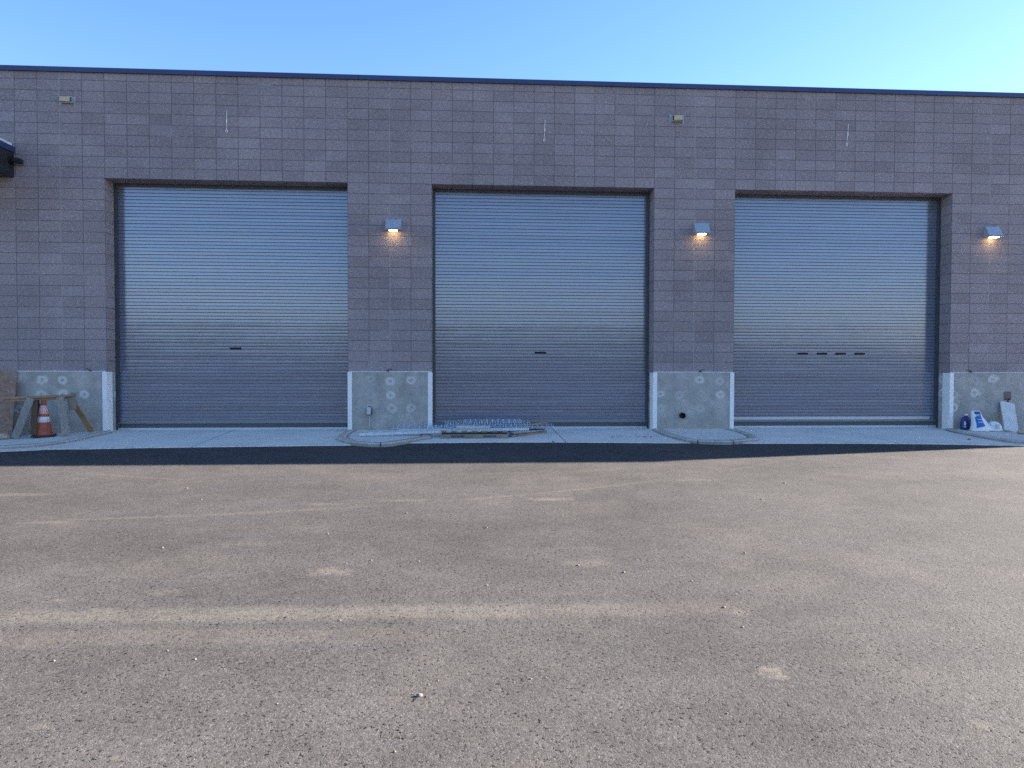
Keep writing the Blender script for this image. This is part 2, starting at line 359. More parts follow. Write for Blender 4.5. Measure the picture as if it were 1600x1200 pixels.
# ------------------------------------------------------------------ mesh helpers
class MB:
    def __init__(self):
        self.bm = bmesh.new()
    def box(self, c, s, rot=None, bevel=0.0):
        b = bmesh.new()
        bmesh.ops.create_cube(b, size=1.0)
        bmesh.ops.scale(b, vec=s, verts=b.verts)
        if bevel:
            bmesh.ops.bevel(b, geom=b.edges[:], offset=bevel, segments=2, affect='EDGES', clamp_overlap=True)
        if rot is not None:
            bmesh.ops.transform(b, matrix=rot.to_4x4(), verts=b.verts)
        bmesh.ops.translate(b, vec=c, verts=b.verts)
        self.join(b); return self
    def lohi(self, lo, hi, bevel=0.0):
        return self.box([(a + b) / 2 for a, b in zip(lo, hi)], [b - a for a, b in zip(lo, hi)], None, bevel)
    def join(self, b):
        me = bpy.data.meshes.new('tmp'); b.to_mesh(me); b.free()
        self.bm.from_mesh(me); bpy.data.meshes.remove(me)
    def tube(self, pts, r, seg=8, closed=False):
        pts = [Vector(p) for p in pts]; n = len(pts); rings = []
        up0 = None
        for i, p in enumerate(pts):
            if closed: d = pts[(i + 1) % n] - pts[i - 1]
            else: d = pts[min(i + 1, n - 1)] - pts[max(i - 1, 0)]
            d.normalize()
            if up0 is None or abs(d.dot(up0)) > 0.98:
                up0 = Vector((0, 0, 1)) if abs(d.z) < 0.9 else Vector((0, 1, 0))
            a = d.cross(up0).normalized(); b = d.cross(a).normalized()
            rr = r[i] if isinstance(r, (list, tuple)) else r
            rings.append([self.bm.verts.new(p + (a * math.cos(2 * PI * j / seg) + b * math.sin(2 * PI * j / seg)) * rr) for j in range(seg)])
        for i in range(n if closed else n - 1):
            A, B = rings[i], rings[(i + 1) % n]
            for j in range(seg):
                self.bm.faces.new((A[j], A[(j + 1) % seg], B[(j + 1) % seg], B[j]))
        if not closed:
            self.bm.faces.new(rings[0][::-1]); self.bm.faces.new(rings[-1])
        return self
    def lathe(self, prof, c=(0, 0, 0), seg=32, sx=1.0, sy=1.0):
        rings = []
        for r, z in prof:
            rings.append([self.bm.verts.new((c[0] + r * sx * math.cos(2 * PI * j / seg), c[1] + r * sy * math.sin(2 * PI * j / seg), c[2] + z)) for j in range(seg)])
        for A, B in zip(rings, rings[1:]):
            for j in range(seg):
                self.bm.faces.new((A[j], A[(j + 1) % seg], B[(j + 1) % seg], B[j]))
        self.bm.faces.new(rings[0][::-1]); self.bm.faces.new(rings[-1])
        return self
    def prism(self, poly, axis, a, b):
        """polygon in the two other axes, extruded along axis from a to b"""
        def mk(p, t):
            if axis == 'x': return (t, p[0], p[1])
            if axis == 'y': return (p[0], t, p[1])
            return (p[0], p[1], t)
        A = [self.bm.verts.new(mk(p, a)) for p in poly]; B = [self.bm.verts.new(mk(p, b)) for p in poly]
        n = len(poly)
        for i in range(n):
            self.bm.faces.new((A[i], A[(i + 1) % n], B[(i + 1) % n], B[i]))
        self.bm.faces.new(A[::-1]); self.bm.faces.new(B)
        return self
    def quad(self, *ps):
        self.bm.faces.new([self.bm.verts.new(p) for p in ps]); return self
    def build(self, name, mat, parent=None, smooth=False, loc=None, recalc=True, uvf=None):
        if recalc: bmesh.ops.recalc_face_normals(self.bm, faces=self.bm.faces)
        me = bpy.data.meshes.new(name)
        if loc is not None and parent is None:
            bmesh.ops.translate(self.bm, vec=-Vector(loc), verts=self.bm.verts)
        elif parent is not None:
            bmesh.ops.translate(self.bm, vec=-wloc(parent), verts=self.bm.verts)
        self.bm.to_mesh(me); self.bm.free()
        o = bpy.data.objects.new(name, me); COL.objects.link(o)
        me.materials.append(M[mat] if isinstance(mat, str) else mat)
        if smooth:
            for p in me.polygons: p.use_smooth = True
        if loc is not None and parent is None: o.location = loc
        if parent is not None: o.parent = parent
        return o

def wloc(o):
    v = Vector((0, 0, 0))
    while o is not None:
        v = v + Vector(o.location); o = o.parent
    return v

def tag(o, label=None, cat=None, group=None, kind=None):
    if label: o['label'] = label
    if cat: o['category'] = cat
    if group: o['group'] = group
    if kind: o['kind'] = kind
    return o

def empty(name, loc=(0, 0, 0)):
    o = bpy.data.objects.new(name, None); COL.objects.link(o); o.location = loc
    o.empty_display_size = 0.1
    return o

def rotto(d):
    return Vector(d).normalized().to_track_quat('X', 'Z').to_matrix()

def plank(mb, a, b, w, t, updir=(0, 0, 1), bevel=0.003):
    """board from a to b; w measured across, t along the face normal (updir projected)"""
    a, b = Vector(a), Vector(b); d = b - a; L = d.length; d.normalize()
    n = Vector(updir); n = (n - d * n.dot(d)).normalized(); s = n.cross(d)
    m = Matrix((d, s, n)).transposed()
    mb.box((a + b) / 2, (L, w, t), m, bevel)
    return mb

# ------------------------------------------------------------------ layout
H0 = 1.127; CC = 0.2032; LIN = H0 + 18 * CC; WTOP = 6.80
XL, XR = -9.0, 27.6
OPEN = [(-0.027, 4.505), (6.126, 10.521), (12.162, 16.692)]
BLK = [(XL, -22.1), (-0.027, 0), (4.505, 11), (6.126, 15), (10.521, 26), (12.162, 30), (16.692, 41), (XR, 67.9)]
DOOR_Y = 0.40

def W(X):
    if X < 0: return max(-.12, .0476 * X)
    if X > 16.2: return max(-.12, -.03 * (X - 16.2))
    return 0.0
def z_apron(x, y): return -.03 + .035 * y + W(x)
def z_island(x, y): return .01 + .03 * y + W(x)
def z_asph(x, y):
    f = min(1, max(0, (y + 6) / 3.5))
    return (-.10 + .01 * y if y < -2.5 else -.125 + (y + 2.5) * .035) + W(x) * f - (0.008 if y > -2.5 else 0) * min(1, (y + 2.5) / .3 if y > -2.5 else 1)

# ------------------------------------------------------------------ ground
xs = [-260, -80, -20, -2.52, 0, 4, 8, 12, 16.2, 20.2, 40, 100, 260]
ys = [-260, -80, -30, -14, -9, -6, -4, -2.5, -2.2, -1.2, 0.3, 30, 100, 260]
mb = MB(); grid = []
for y in ys:
    grid.append([mb.bm.verts.new((x, y, z_asph(x, min(y, 0.2)) if y > -60 else -.7)) for x in xs])
for i in range(len(ys) - 1):
    for j in range(len(xs) - 1):
        mb.bm.faces.new((grid[i][j], grid[i][j + 1], grid[i + 1][j + 1], grid[i + 1][j]))
tag(mb.build('ground', 'asphalt'), 'dusty grey asphalt yard with tyre tracks in front of the building', 'asphalt', kind='structure')

EDGE = [(-9.5, -2.3), (-4, -2.2), (-.744, -2.15), (-.095, -2.17), (.92, -2.10), (1.65, -2.015), (3.28, -1.926), (4.75, -1.85), (5.8, -1.62), (7.37, -1.56), (8.28, -1.59),
        (9.85, -1.727), (10.97, -1.807), (11.86, -1.88), (13.23, -1.93), (14.58, -2.016), (15.65, -2.175), (16.4, -2.35), (18, -2.5), (24, -2.6), (27.6, -2.6)]
mb = MB(); cols = []
def edge_y(x):
    for (a, b), (c, d) in zip(EDGE, EDGE[1:]):
        if a <= x <= c: return b + (d - b) * (x - a) / (c - a)
    return EDGE[-1][1]
X = -9.5
while X <= 27.6:
    ye = edge_y(X) + 0.012 * noise.noise((X * 2.3, 0, 0)); c = []
    c.append(mb.bm.verts.new((X, ye - .01, z_apron(X, ye) - .12)))
    for t in (0, .02, .25, .5, .75, 1):
        y = ye + (0.36 - ye) * t
        c.append(mb.bm.verts.new((X, y, z_apron(X, y) - (0.006 if t == 0 else 0))))
    cols.append(c); X += 0.15
for A, B in zip(cols, cols[1:]):
    for i in range(len(A) - 1):
        mb.bm.faces.new((A[i], B[i], B[i + 1], A[i + 1]))
tag(mb.build('pavement', 'apron'), 'pale concrete apron along the foot of the three doors', 'pavement', kind='structure')

def smooth_loop(pts, n=6):
    out = []
    for i in range(len(pts) - 1):
        p0 = Vector(pts[max(i - 1, 0)]); p1 = Vector(pts[i]); p2 = Vector(pts[i + 1]); p3 = Vector(pts[min(i + 2, len(pts) - 1)])
        for k_ in range(n):
            t = k_ / n
            out.append(0.5 * ((2 * p1) + (p2 - p0) * t + (2 * p0 - 5 * p1 + 4 * p2 - p3) * t * t + (3 * p1 - p0 - 3 * p2 + p3) * t ** 3))
    out.append(Vector(pts[-1])); return out

def island(pts, label, joints, flip=1, n=6, group='concrete kerb islands'):
    L = smooth_loop(pts, n)
    root = empty('kerb_island', (L[len(L) // 2].x, 0, 0)); tag(root, label, 'kerb', group, 'structure')
    nrm = []
    for i in range(len(L)):
        d = (L[min(i + 1, len(L) - 1)] - L[max(i - 1, 0)]).normalized()
        nrm.append(Vector((d.y, -d.x)))      # outward
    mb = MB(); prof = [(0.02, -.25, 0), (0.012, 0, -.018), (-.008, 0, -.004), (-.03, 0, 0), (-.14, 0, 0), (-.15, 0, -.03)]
    rows = []
    for i, (p, q) in enumerate(zip(L, nrm)):
        row = []
        jag = 0.010 * noise.noise((p.x * 3, p.y * 3, 1))
        for o, zb, dz in prof:
            x, y = p.x + q.x * (o + jag), p.y + q.y * (o + jag)
            y = min(y, 0.02)
            row.append(mb.bm.verts.new((x, y, z_island(x, y) + zb + dz + 0.004 * noise.noise((x * 4, y * 4, 3)))))
        rows.append(row)
    for i in range(len(rows) - 1):
        for a in range(1, len(prof) - 1):
            mb.bm.faces.new((rows[i][a], rows[i + 1][a], rows[i + 1][a + 1], rows[i][a + 1]))
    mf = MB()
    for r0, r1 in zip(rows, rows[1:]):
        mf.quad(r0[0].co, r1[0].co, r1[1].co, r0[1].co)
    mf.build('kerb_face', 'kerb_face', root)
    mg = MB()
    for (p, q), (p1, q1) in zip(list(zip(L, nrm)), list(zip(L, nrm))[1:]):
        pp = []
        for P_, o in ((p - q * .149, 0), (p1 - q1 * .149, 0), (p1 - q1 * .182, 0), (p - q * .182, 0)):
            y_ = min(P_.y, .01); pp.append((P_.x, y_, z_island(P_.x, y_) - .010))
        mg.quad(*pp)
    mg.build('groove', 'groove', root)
    # kerb joints: narrow dark saw cuts standing a hair proud of the kerb face
    mb.build('kerb', 'kerb', root, True)
    mb = MB()
    for jx in joints:
        i = min(range(len(L)), key=lambda q: abs(L[q].x - jx) + (0 if L[q].y < -1.2 else 9))
        p, q = L[i], nrm[i]; t = Vector((-q.y, q.x))
        for (o1, zb1, dz1), (o2, zb2, dz2) in zip(prof, prof[1:4]):
            pp = []
            for s, o, zb, dz in ((-1, o1, zb1, dz1), (1, o1, zb1, dz1), (1, o2, zb2, dz2), (-1, o2, zb2, dz2)):
                x, y = p.x + q.x * (o + .013) + t.x * s * .007, p.y + q.y * (o + .013) + t.y * s * .007
                pp.append((x, y, z_island(x, y) + zb + dz + .006))
            mb.quad(*pp)
    if joints: mb.build('joint', 'black', root)
    mb = MB()
    inner = [(p - q * 0.146) for p, q in zip(L, nrm)]
    vs = [mb.bm.verts.new((p.x, min(p.y, 0.02), z_island(p.x, min(p.y, .02)) - .018)) for p in inner]
    vb = [mb.bm.verts.new((p.x, 0.02, z_island(p.x, .02) - .012)) for p in inner]
    for i in range(len(vs) - 1):
        if (inner[i] - inner[i + 1]).length > 1e-5:
            try: mb.bm.faces.new((vs[i], vs[i + 1], vb[i + 1], vb[i]))
            except ValueError: pass
    mb.build('infill', 'infill', root)
    return root

island([(4.5, .02), (4.47, -.5), (4.475, -.93), (4.545, -1.32), (4.78, -1.74), (5.13, -1.99), (5.47, -2.0), (5.80, -1.62), (6.06, -1.26), (6.14, -1.1), (6.13, -.6), (6.12, .02)],
       'rounded concrete kerb island under the steel strut ends, between the left and middle doors', (5.35, 5.33), -1)
island([(10.53, .02), (10.52, -.5), (10.55, -1.04), (10.64, -1.5), (10.76, -1.8), (11.04, -1.94), (11.36, -1.97), (11.86, -1.71), (12.10, -1.42), (12.2, -.7), (12.12, .02)],
       'rounded concrete kerb island with nothing on it, below the black pipe stub', (10.84, 11.46), -1)
island([(-9.2, -2.0), (-5, -1.98), (-2, -1.95), (-.9, -1.92), (-.3, -1.84), (-.02, -1.42), (.045, -.75), (.085, -.3), (.10, .02)],
       'long concrete kerb island under the sawhorse and traffic cone', (), 1 * -1)
island([(16.66, .02), (16.46, -.46), (16.42, -1.08), (16.45, -1.72), (16.7, -2.06), (18.2, -2.15), (22, -2.2), (27.3, -2.2)],
       'long concrete kerb island under the white sacks and blue jug', (), -1)

# low hills far behind the viewer, which the doors mirror
M['hill'] = mat_plain('dry_hillside', (0.060, 0.052, 0.048), 0.9, 0, 0.3, 0.02, 0.3, 0.1, None, 0.2)
mb = MB(); rows = []
for j in range(9):
    row = []
    for i in range(81):
        x = -420 + 860 * i / 80; t = j / 8
        hgt = (15 + 5 * noise.noise((x * .008, 3, 0)) + 2.5 * noise.noise((x * .03, 7, 0)) - x * .018) * (math.sin(PI * t * .5) ** 1.3)
        row.append(mb.bm.verts.new((x, -190 - 65 * t, -.75 + max(0, hgt) + (0.8 * noise.noise((x * .08, t * 4, 0)) if j else 0))))
    rows.append(row)
for A, C_ in zip(rows, rows[1:]):
    for i in range(80): mb.bm.faces.new((A[i], A[i + 1], C_[i + 1], C_[i]))
tag(mb.build('hills', 'hill', None, True), 'low dry hills far across the yard, mirrored in the doors', 'hills', kind='structure')

# ------------------------------------------------------------------ building
B = empty('building', (9.3, 0, 0))
tag(B, 'low dark grey concrete block building with three roll up doors and navy roof edge', 'building')

def u_of(x):
    for (a, b), (c, d) in zip(BLK, BLK[1:]):
        if a <= x <= c + 1e-6: return b + (d - b) * (x - a) / (c - a)
    return BLK[-1][1]

mb = MB(); uvl = mb.bm.loops.layers.uv.new('UVMap')
def wq(ps, uvs):
    f = mb.bm.faces.new([mb.bm.verts.new(p) for p in ps])
    for lp, uv in zip(f.loops, uvs): lp[uvl].uv = uv
vz = lambda z: (z - H0) / CC
def face(x0, x1, z0, z1):
    wq([(x0, 0, z0), (x1, 0, z0), (x1, 0, z1), (x0, 0, z1)], [(u_of(x0), vz(z0)), (u_of(x1), vz(z0)), (u_of(x1), vz(z1)), (u_of(x0), vz(z1))])
bx = [b[0] for b in BLK]
for i in range(len(bx) - 1):
    face(bx[i], bx[i + 1], LIN, WTOP)
    if not any(abs(bx[i] - a) < 1e-6 for a, _ in OPEN):
        face(bx[i], bx[i + 1], H0, LIN)
D = 0.47
for a, b in OPEN:
    ua, ub = u_of(a), u_of(b)
    wq([(a, 0, H0), (a, 0, LIN), (a, D, LIN), (a, D, H0)], [(ua, vz(H0)), (ua, vz(LIN)), (ua + D / .4064, vz(LIN)), (ua + D / .4064, vz(H0))])
    wq([(b, 0, H0), (b, D, H0), (b, D, LIN), (b, 0, LIN)], [(ub, vz(H0)), (ub - D / .4064, vz(H0)), (ub - D / .4064, vz(LIN)), (ub, vz(LIN))])
    wq([(a, 0, LIN), (b, 0, LIN), (b, D, LIN), (a, D, LIN)], [(ua, 18), (ub, 18), (ub, 18 + D / .2032), (ua, 18 + D / .2032)])
YB = 22.0
for x, s in ((XR, 1), (XL, -1)):
    ps = [(x, 0, -.3), (x, YB, -.3), (x, YB, WTOP), (x, 0, WTOP)]
    uvs = [(p[1] / .4064 + .5, vz(p[2])) for p in ps]
    if s < 0: ps, uvs = ps[::-1], uvs[::-1]
    wq(ps, uvs)
ps = [(XR, YB, -.3), (XL, YB, -.3), (XL, YB, WTOP), (XR, YB, WTOP)]
wq(ps, [(p[0] / .4064, vz(p[2])) for p in ps])
mb.build('wall', 'cmu', B, recalc=False)

mb = MB(); mb.lohi((XL + .02, .05, 6.35), (XR - .02, YB - .05, 6.5)); mb.build('roof', 'roof', B)
mb = MB()
mb.prism([(-.045, 6.752), (-.045, 6.835), (-.03, 6.846), (.33, 6.836), (.33, 6.752)], 'x', XL - .05, XR + .05)
mb.lohi((XL - .045, .331, 6.752), (XL + .3, YB, 6.838)); mb.lohi((XR - .3, .331, 6.752), (XR + .045, YB, 6.838))
mb.build('coping', 'coping', B)

# concrete stem walls, one per pier
STEM = [(XL, -0.027), (4.505, 6.126), (10.521, 12.162), (16.692, XR)]
for a, b in STEM:
    mb = MB()
    mb.lohi((a + (0.004 if a > XL else 0), -.022, -.35), (b - (0.004 if b < XR else 0), D, H0 + .0), 0.004)
    mb.build('stem_wall', 'stem', B)
    # pale mortar bed on the stem wall
    mb = MB(); mb.prism([(-.0218, H0 + .0005), (.02, H0 + .024), (.02, H0 + .0005)], 'x', a + .01, b - .01)
    mb.build('mortar_bed', 'guard', B)

# corner guards
def guard(x, s, drop):
    """x: opening edge; s=+1 the pier lies to the right of the edge"""
    mb = MB(); t = .010
    zb, zt = drop, H0 - .004
    lo, hi = (x - .006 * s, x + .078 * s)
    mb.lohi((min(lo, hi), -.022 - t, zb), (max(lo, hi), -.0225, zt), .003)
    lo, hi = (x - .006 * s, x + .0035 * s)
    mb.lohi((min(lo, hi), -.0222, zb), (max(lo, hi), .205, zt), .002)
    o = mb.build('corner_guard', 'guard', B)
    for z in (.16, .5, .9):
        mb = MB(); mb.box((x + .04 * s, -.034, z), (.018, .006, .018), None, .002); mb.build('bolt', 'guard', o)
for (a, b), (d0, d1) in zip(OPEN, ((-.06, -.02), (-.03, -.05), (-.03, -.08))):
    guard(a, -1, d0); guard(b, 1, d1)

# roller doors
PITCH = 0.0664
BOW = 0.004
def door(a, b, slots, pale, tilt):
    z0 = 0.16; y = DOOR_Y
    mb = MB(); prof = []
    z = z0
    rs = random.Random(int(a * 100) + 3)
    while z < LIN + .12:
        ti = rs.gauss(0, tilt); bow = BOW * math.sin(PI * z / LIN)
        prof += [(py_ + ti * (pz_ - z - .036) + bow, pz_) for py_, pz_ in [(y + .018, z), (y + .017, z + .0040), (y + .0006, z + .0066), (y - .0001, z + .0085), (y - .0002, z + .022), (y - .00025, z + .036), (y - .0002, z + .049), (y - .0001, z + .0600), (y + .0006, z + .0620), (y + .016, z + .0656)]]
        z += PITCH
    nx = 12; rows = []
    for py, pz in prof:
        rows.append([mb.bm.verts.new((a + .03 + (b - a - .06) * i / nx, py, pz)) for i in range(nx + 1)])
    for A, C_ in zip(rows, rows[1:]):
        for i in range(nx):
            mb.bm.faces.new((A[i], A[i + 1], C_[i + 1], C_[i]))
    dr = mb.build('roller_door', 'slat', B, recalc=False)
    # bottom bar
    mb = MB()
    mb.lohi((a + .035, y - .010, .105), (b - .035, y + .02, z0 + .006), .004)
    mb.lohi((a + .035, y - .040, .105), (b - .035, y - .0105, .116), .002)
    mb.build('bottom_bar', 'bar', dr)
    mb = MB(); mb.lohi((a + .04, y - .006, .0), (b - .04, y + .016, .1045), .004); mb.build('bottom_seal', 'guide', dr)
    if pale:
        mb = MB(); mb.lohi((a + .035, y - .022, .148), (b - .16, y - .0102, .205), .004); mb.build('pale_strip', 'bar_pale', dr)
    mb = MB(); mb.lohi((a + .03, y - .05, -.045), (b - .03, y + .08, .022), .003); mb.build('threshold', 'bar_pale', dr)
    for x, s in ((a, 1), (b, -1)):
        mb = MB()
        lo, hi = sorted((x + .0005 * s, x + .055 * s))
        mb.lohi((lo, y - .022, -.03), (hi, y - .010, LIN - .001), .002)
        lo, hi = sorted((x + .0005 * s, x + .012 * s))
        mb.lohi((lo, y - .06, -.03), (hi, y - .0225, LIN - .001), .002)
        mb.build('guide_rail', 'guide', dr)
    mb = MB(); mb.lohi((a + .056, y - .03, LIN - .055), (b - .056, y - .008, LIN - .002), .003); mb.build('header_seal', 'guide', dr)
    n = 21 if a < 1 else 20; zs = z0 + n * PITCH + .009; y += BOW * math.sin(PI * zs / LIN) - .001
    for x in slots:
        mb = MB(); poly = []
        w, h = .128, .025
        for q in range(17):
            t = -PI / 2 + PI * q / 16; poly.append((x + w - h + h * math.cos(t), zs + .021 + h * math.sin(t)))
        for q in range(17):
            t = PI / 2 + PI * q / 16; poly.append((x - w + h + h * math.cos(t), zs + .021 + h * math.sin(t)))
        mb.prism(poly, 'y', y - .0065, y + .004)
        fr = mb.build('vision_slot', 'galv_dull', dr)
        mb = MB(); poly2 = [(x + (p - x) * .94, zs + .021 + (q - zs - .021) * .86) for p, q in poly]
        mb.prism(poly2, 'y', y - .0085, y - .0066); mb.build('pane', 'glass', fr)
    return dr
door(*OPEN[0], (2.25,), False, .004)
door(*OPEN[1], (8.30,), False, .003)
door(*OPEN[2], (13.78, 14.19, 14.59, 15.0), True, .002)
# dark backing so nothing shows round the curtains
# ------------------------------------------------------------------ fittings on the wall
def copy_tree(o, parent=None):
    c = o.copy(); COL.objects.link(c); c.parent = parent
    for ch in o.children: copy_tree(ch, c)
    return c

def wall_lamp():
    r = empty('wall_lamp', (0, 0, 0)); w = .148
    mb = MB()
    # sloping front, open underneath: two cheeks, a front and a top
    mb.prism([(-.002, -.115), (-.002, .115), (-.055, .115), (-.195, -.112)], 'x', -w, -w + .006)
    mb.prism([(-.002, -.115), (-.002, .115), (-.055, .115), (-.195, -.112)], 'x', w - .006, w)
    mb.prism([(-.055, .115), (-.195, -.112), (-.189, -.112), (-.050, .109)], 'x', -w + .006, w - .006)
    mb.prism([(-.002, .115), (-.0548, .115), (-.0498, .109), (-.002, .109)], 'x', -w + .006, w - .006)
    mb.build('housing', 'lamp', r)
    mb = MB(); mb.lohi((-w + .008, -.186, -.108), (w - .008, -.004, -.090), .002); mb.build('bottom_plate', 'dark', r)
    mb = MB(); mb.lohi((-.076, -.160, -.119), (.076, -.040, -.1082), .004); mb.build('lens', 'lens', r)
    return r
LAMPG = 'wall lamps between the doors'
lamp = wall_lamp(); LZ = 3.97
for i, (x, lab) in enumerate(((5.39, 'lit grey wedge wall lamp on the pier between left and middle doors'),
                              (11.46, 'lit grey wedge wall lamp on the pier above the black pipe stub'),
                              (17.52, 'lit grey wedge wall lamp above the white sacks at the far right'))):
    o = lamp if i == 0 else copy_tree(lamp)
    o.location = (x, 0, LZ + (0.01 if i else 0) + (.02 if i == 2 else 0)); tag(o, lab, 'lamp', LAMPG)

def scupper(x, z, w, h, label, tilt):
    r = empty('wall_scupper', (x, 0, z)); tag(r, label, 'scupper', 'metal scuppers high on the wall')
    mb = MB(); t = .008
    mb.lohi((x - w, -.075, z - h), (x - w + t, -.001, z + h)); mb.lohi((x + w - t, -.075, z - h), (x + w, -.001, z + h))
    mb.lohi((x - w + t, -.075, z - h), (x + w - t, -.001, z - h + t)); mb.lohi((x - w + t, -.075, z + h - t), (x + w - t, -.001, z + h))
    mb.lohi((x - w - .03, -.006, z - h - .02), (x - w, -.0012, z + h + .03)); mb.lohi((x + w, -.006, z - h - .03), (x + w + .03, -.0012, z + h + .02))
    mb.build('sleeve', 'galv_dull', r)
    mb = MB(); m = Matrix.Rotation(tilt, 3, 'Y')
    mb.box((x - tilt * .3, -.055, z + .004), (2 * w - .06, .09, 2 * h - .022), m, .004); mb.build('plug', 'block_wood', r)
    return r
scupper(-.685, 6.22, .115, .055, 'small metal scupper stuffed with pale wood, high at the upper left', .04)
scupper(10.965, 6.15, .115, .058, 'small metal scupper with a brown plug, high between middle and right doors', -.03)

def wire(x, z1, z0, dx, label):
    mb = MB()
    mb.tube([(x, -.004, z1), (x + .001, -.016, z1 - .02), (x + dx * .4, -.014, (z1 + z0) / 2), (x + dx, -.016, z0 + .05)], .0055, 6)
    mb.tube([(x + dx * .35, -.015, (z1 + z0) / 2 + .04), (x + dx * .42, -.016, (z1 + z0) / 2 - .03)], .012, 8)
    mb.tube([(x + dx + .018 * math.cos(2 * PI * i / 12), -.017, z0 + .03 + .024 * math.sin(2 * PI * i / 12)) for i in range(12)], .007, 6, True)
    o = mb.build('hanging_wire', 'guard', None, True, (x, 0, z1)); tag(o, label, 'wire', 'looped wires hanging high on the wall')
wire(2.238, 6.118, 5.685, -.003, 'thin pale wire with a loop, hanging above the left door')
wire(8.336, 6.093, 5.645, -.015, 'thin pale wire with a loop, hanging above the middle door')
wire(14.477, 6.149, 5.69, -.03, 'thin pale wire with a loop, hanging above the right door')

for x, lab, s in ((-.36, 'small dark anchor clip on the stem wall ledge above the sawhorse', 1), (5.30, 'small dark anchor clip on the ledge above the grey electrical box', -1),
                  (11.51, 'small dark anchor clip on the ledge above the black pipe stub', -1), (17.11, 'small dark anchor clip on the ledge above the white sacks', 1)):
    mb = MB(); z = H0 + .03
    mb.tube([(x - .05 * s, -.004, z + .03), (x - .045 * s, -.03, z + .03), (x + .02 * s, -.035, z + .022), (x + .03 * s, -.03, z - .004)], .005, 6)
    mb.box((x + .03 * s, -.018, z - .008), (.045, .024, .022), Matrix.Rotation(.3 * s, 3, 'Y'), .004)
    tag(mb.build('anchor_clip', 'black', None, False, (x, 0, z)), lab, 'clip', 'anchor clips along the stem wall ledge')

# electrical box
x, z = 4.91, .37
r = empty('electrical_box', (x, -.022, z)); tag(r, 'small grey weatherproof electrical box with conduit on the concrete pier', 'electrical box')
mb = MB(); mb.lohi((x - .055, -.075, z - .075), (x + .055, -.0225, z + .075), .006); mb.build('body', 'guide', r)
mb = MB(); mb.lohi((x - .042, -.105, z - .068), (x + .042, -.0755, z + .080), .008); mb.build('cover', 'ebox', r)
mb = MB(); mb.tube([(x + .01, -.045, z - .0755), (x + .012, -.045, -.02)], .011, 10); mb.build('conduit', 'ebox', r, True)
mb = MB(); mb.tube([(x + .012, -.058, z + .08), (x + .012, -.052, z + .10)], .014, 8); mb.build('knob', 'black', r)

# pipe stub
x, z = 11.107, .266
mb = MB(); n = 28
rings = []
for rr, y in ((.058, -.0225), (.058, -.10), (.054, -.104), (.046, -.104), (.044, -.09), (.044, -.03)):
    rings.append([mb.bm.verts.new((x + rr * math.cos(2 * PI * i / n), y, z + rr * math.sin(2 * PI * i / n))) for i in range(n)])
for A, C_ in zip(rings, rings[1:]):
    for i in range(n): mb.bm.faces.new((A[i], A[(i + 1) % n], C_[(i + 1) % n], C_[i]))
mb.bm.faces.new(rings[-1])
tag(mb.build('pipe_stub', 'black', None, True, (x, 0, z)), 'round black pipe stub sticking out of the concrete pier', 'pipe')

# rusty recess plate at far right
x, z = 17.93, .655
r = empty('outlet_plate', (x, -.022, z)); tag(r, 'square rusty brown outlet plate on the concrete wall above the leaning board', 'outlet')
mb = MB(); mb.lohi((x - .078, -.030, z - .085), (x + .078, -.0225, z + .085), .003); mb.build('plate', 'rust', r)
mb = MB(); mb.lohi((x - .055, -.05, z - .082), (x - .02, -.0305, z - .055), .004); mb.lohi((x + .015, -.05, z - .082), (x + .05, -.0305, z - .055), .004)
mb.tube([(x + .01, -.03, z - .086), (x + .01, -.034, z - .13)], .012, 8); mb.build('fitting', 'black', r)

# canopy at the far left
r = empty('canopy', (-5.2, 0, 4.75)); tag(r, 'dark metal canopy fixed to the wall at the left edge', 'canopy')
cx0, cx1, cy = -8.8, -1.67, -1.5
mb = MB(); mb.lohi((cx0, cy, 4.765), (cx1, -.002, 5.22), .004); mb.build('fascia', 'dark', r)
mb = MB(); mb.lohi((cx0 - .02, cy - .025, 5.2205), (cx1 + .022, -.003, 5.335), .004); mb.build('flashing', 'coping', r)
mb = MB(); mb.prism([(-.85, 5.336), (-.004, 5.336), (-.004, 5.40), (-.35, 5.392), (-.80, 5.35)], 'x', cx0 + .1, cx1 - .03); mb.build('roof_membrane', 'white', r)

r = empty('flood_light', (-1.64, -.12, 5.05)); tag(r, 'small black flood light fixed to the end of the dark canopy', 'flood light')
mb = MB(); mb.lohi((-1.669, -.17, 4.99), (-1.645, -.06, 5.11), .006); mb.tube([(-1.645, -.115, 5.05), (-1.60, -.115, 5.045)], .022, 10); mb.build('bracket', 'black', r)
mb = MB(); mb.box((-1.54, -.115, 5.05), (.15, .13, .085), Matrix.Rotation(.14, 3, 'Y'), .012); mb.build('head', 'dark', r)

# ------------------------------------------------------------------ left: sheet, sawhorse, cone, plank, stone
def rock(name, c, r, sq, mat, seed, label, cat='stone', group=None, sub=3):
    b = bmesh.new(); bmesh.ops.create_icosphere(b, subdivisions=sub, radius=1.0)
    for v in b.verts:
        d = 1 + .28 * noise.noise(v.co * 1.3 + Vector((seed, 0, 0))) + .12 * noise.noise(v.co * 3.1 + Vector((seed, 5, 0)))
        v.co = Vector((v.co.x * r * sq[0], v.co.y * r * sq[1], v.co.z * r * sq[2])) * d
    zmin = min(v.co.z for v in b.verts)
    for v in b.verts: v.co.z = max(v.co.z, zmin * .6)
    zmin = min(v.co.z for v in b.verts)
    bmesh.ops.translate(b, vec=(c[0], c[1], c[2] - zmin), verts=b.verts)
    mb = MB(); mb.join(b)
    return tag(mb.build(name, mat, None, True, c), label, cat, group)

zi = lambda x, y: z_island(x, y) - .005
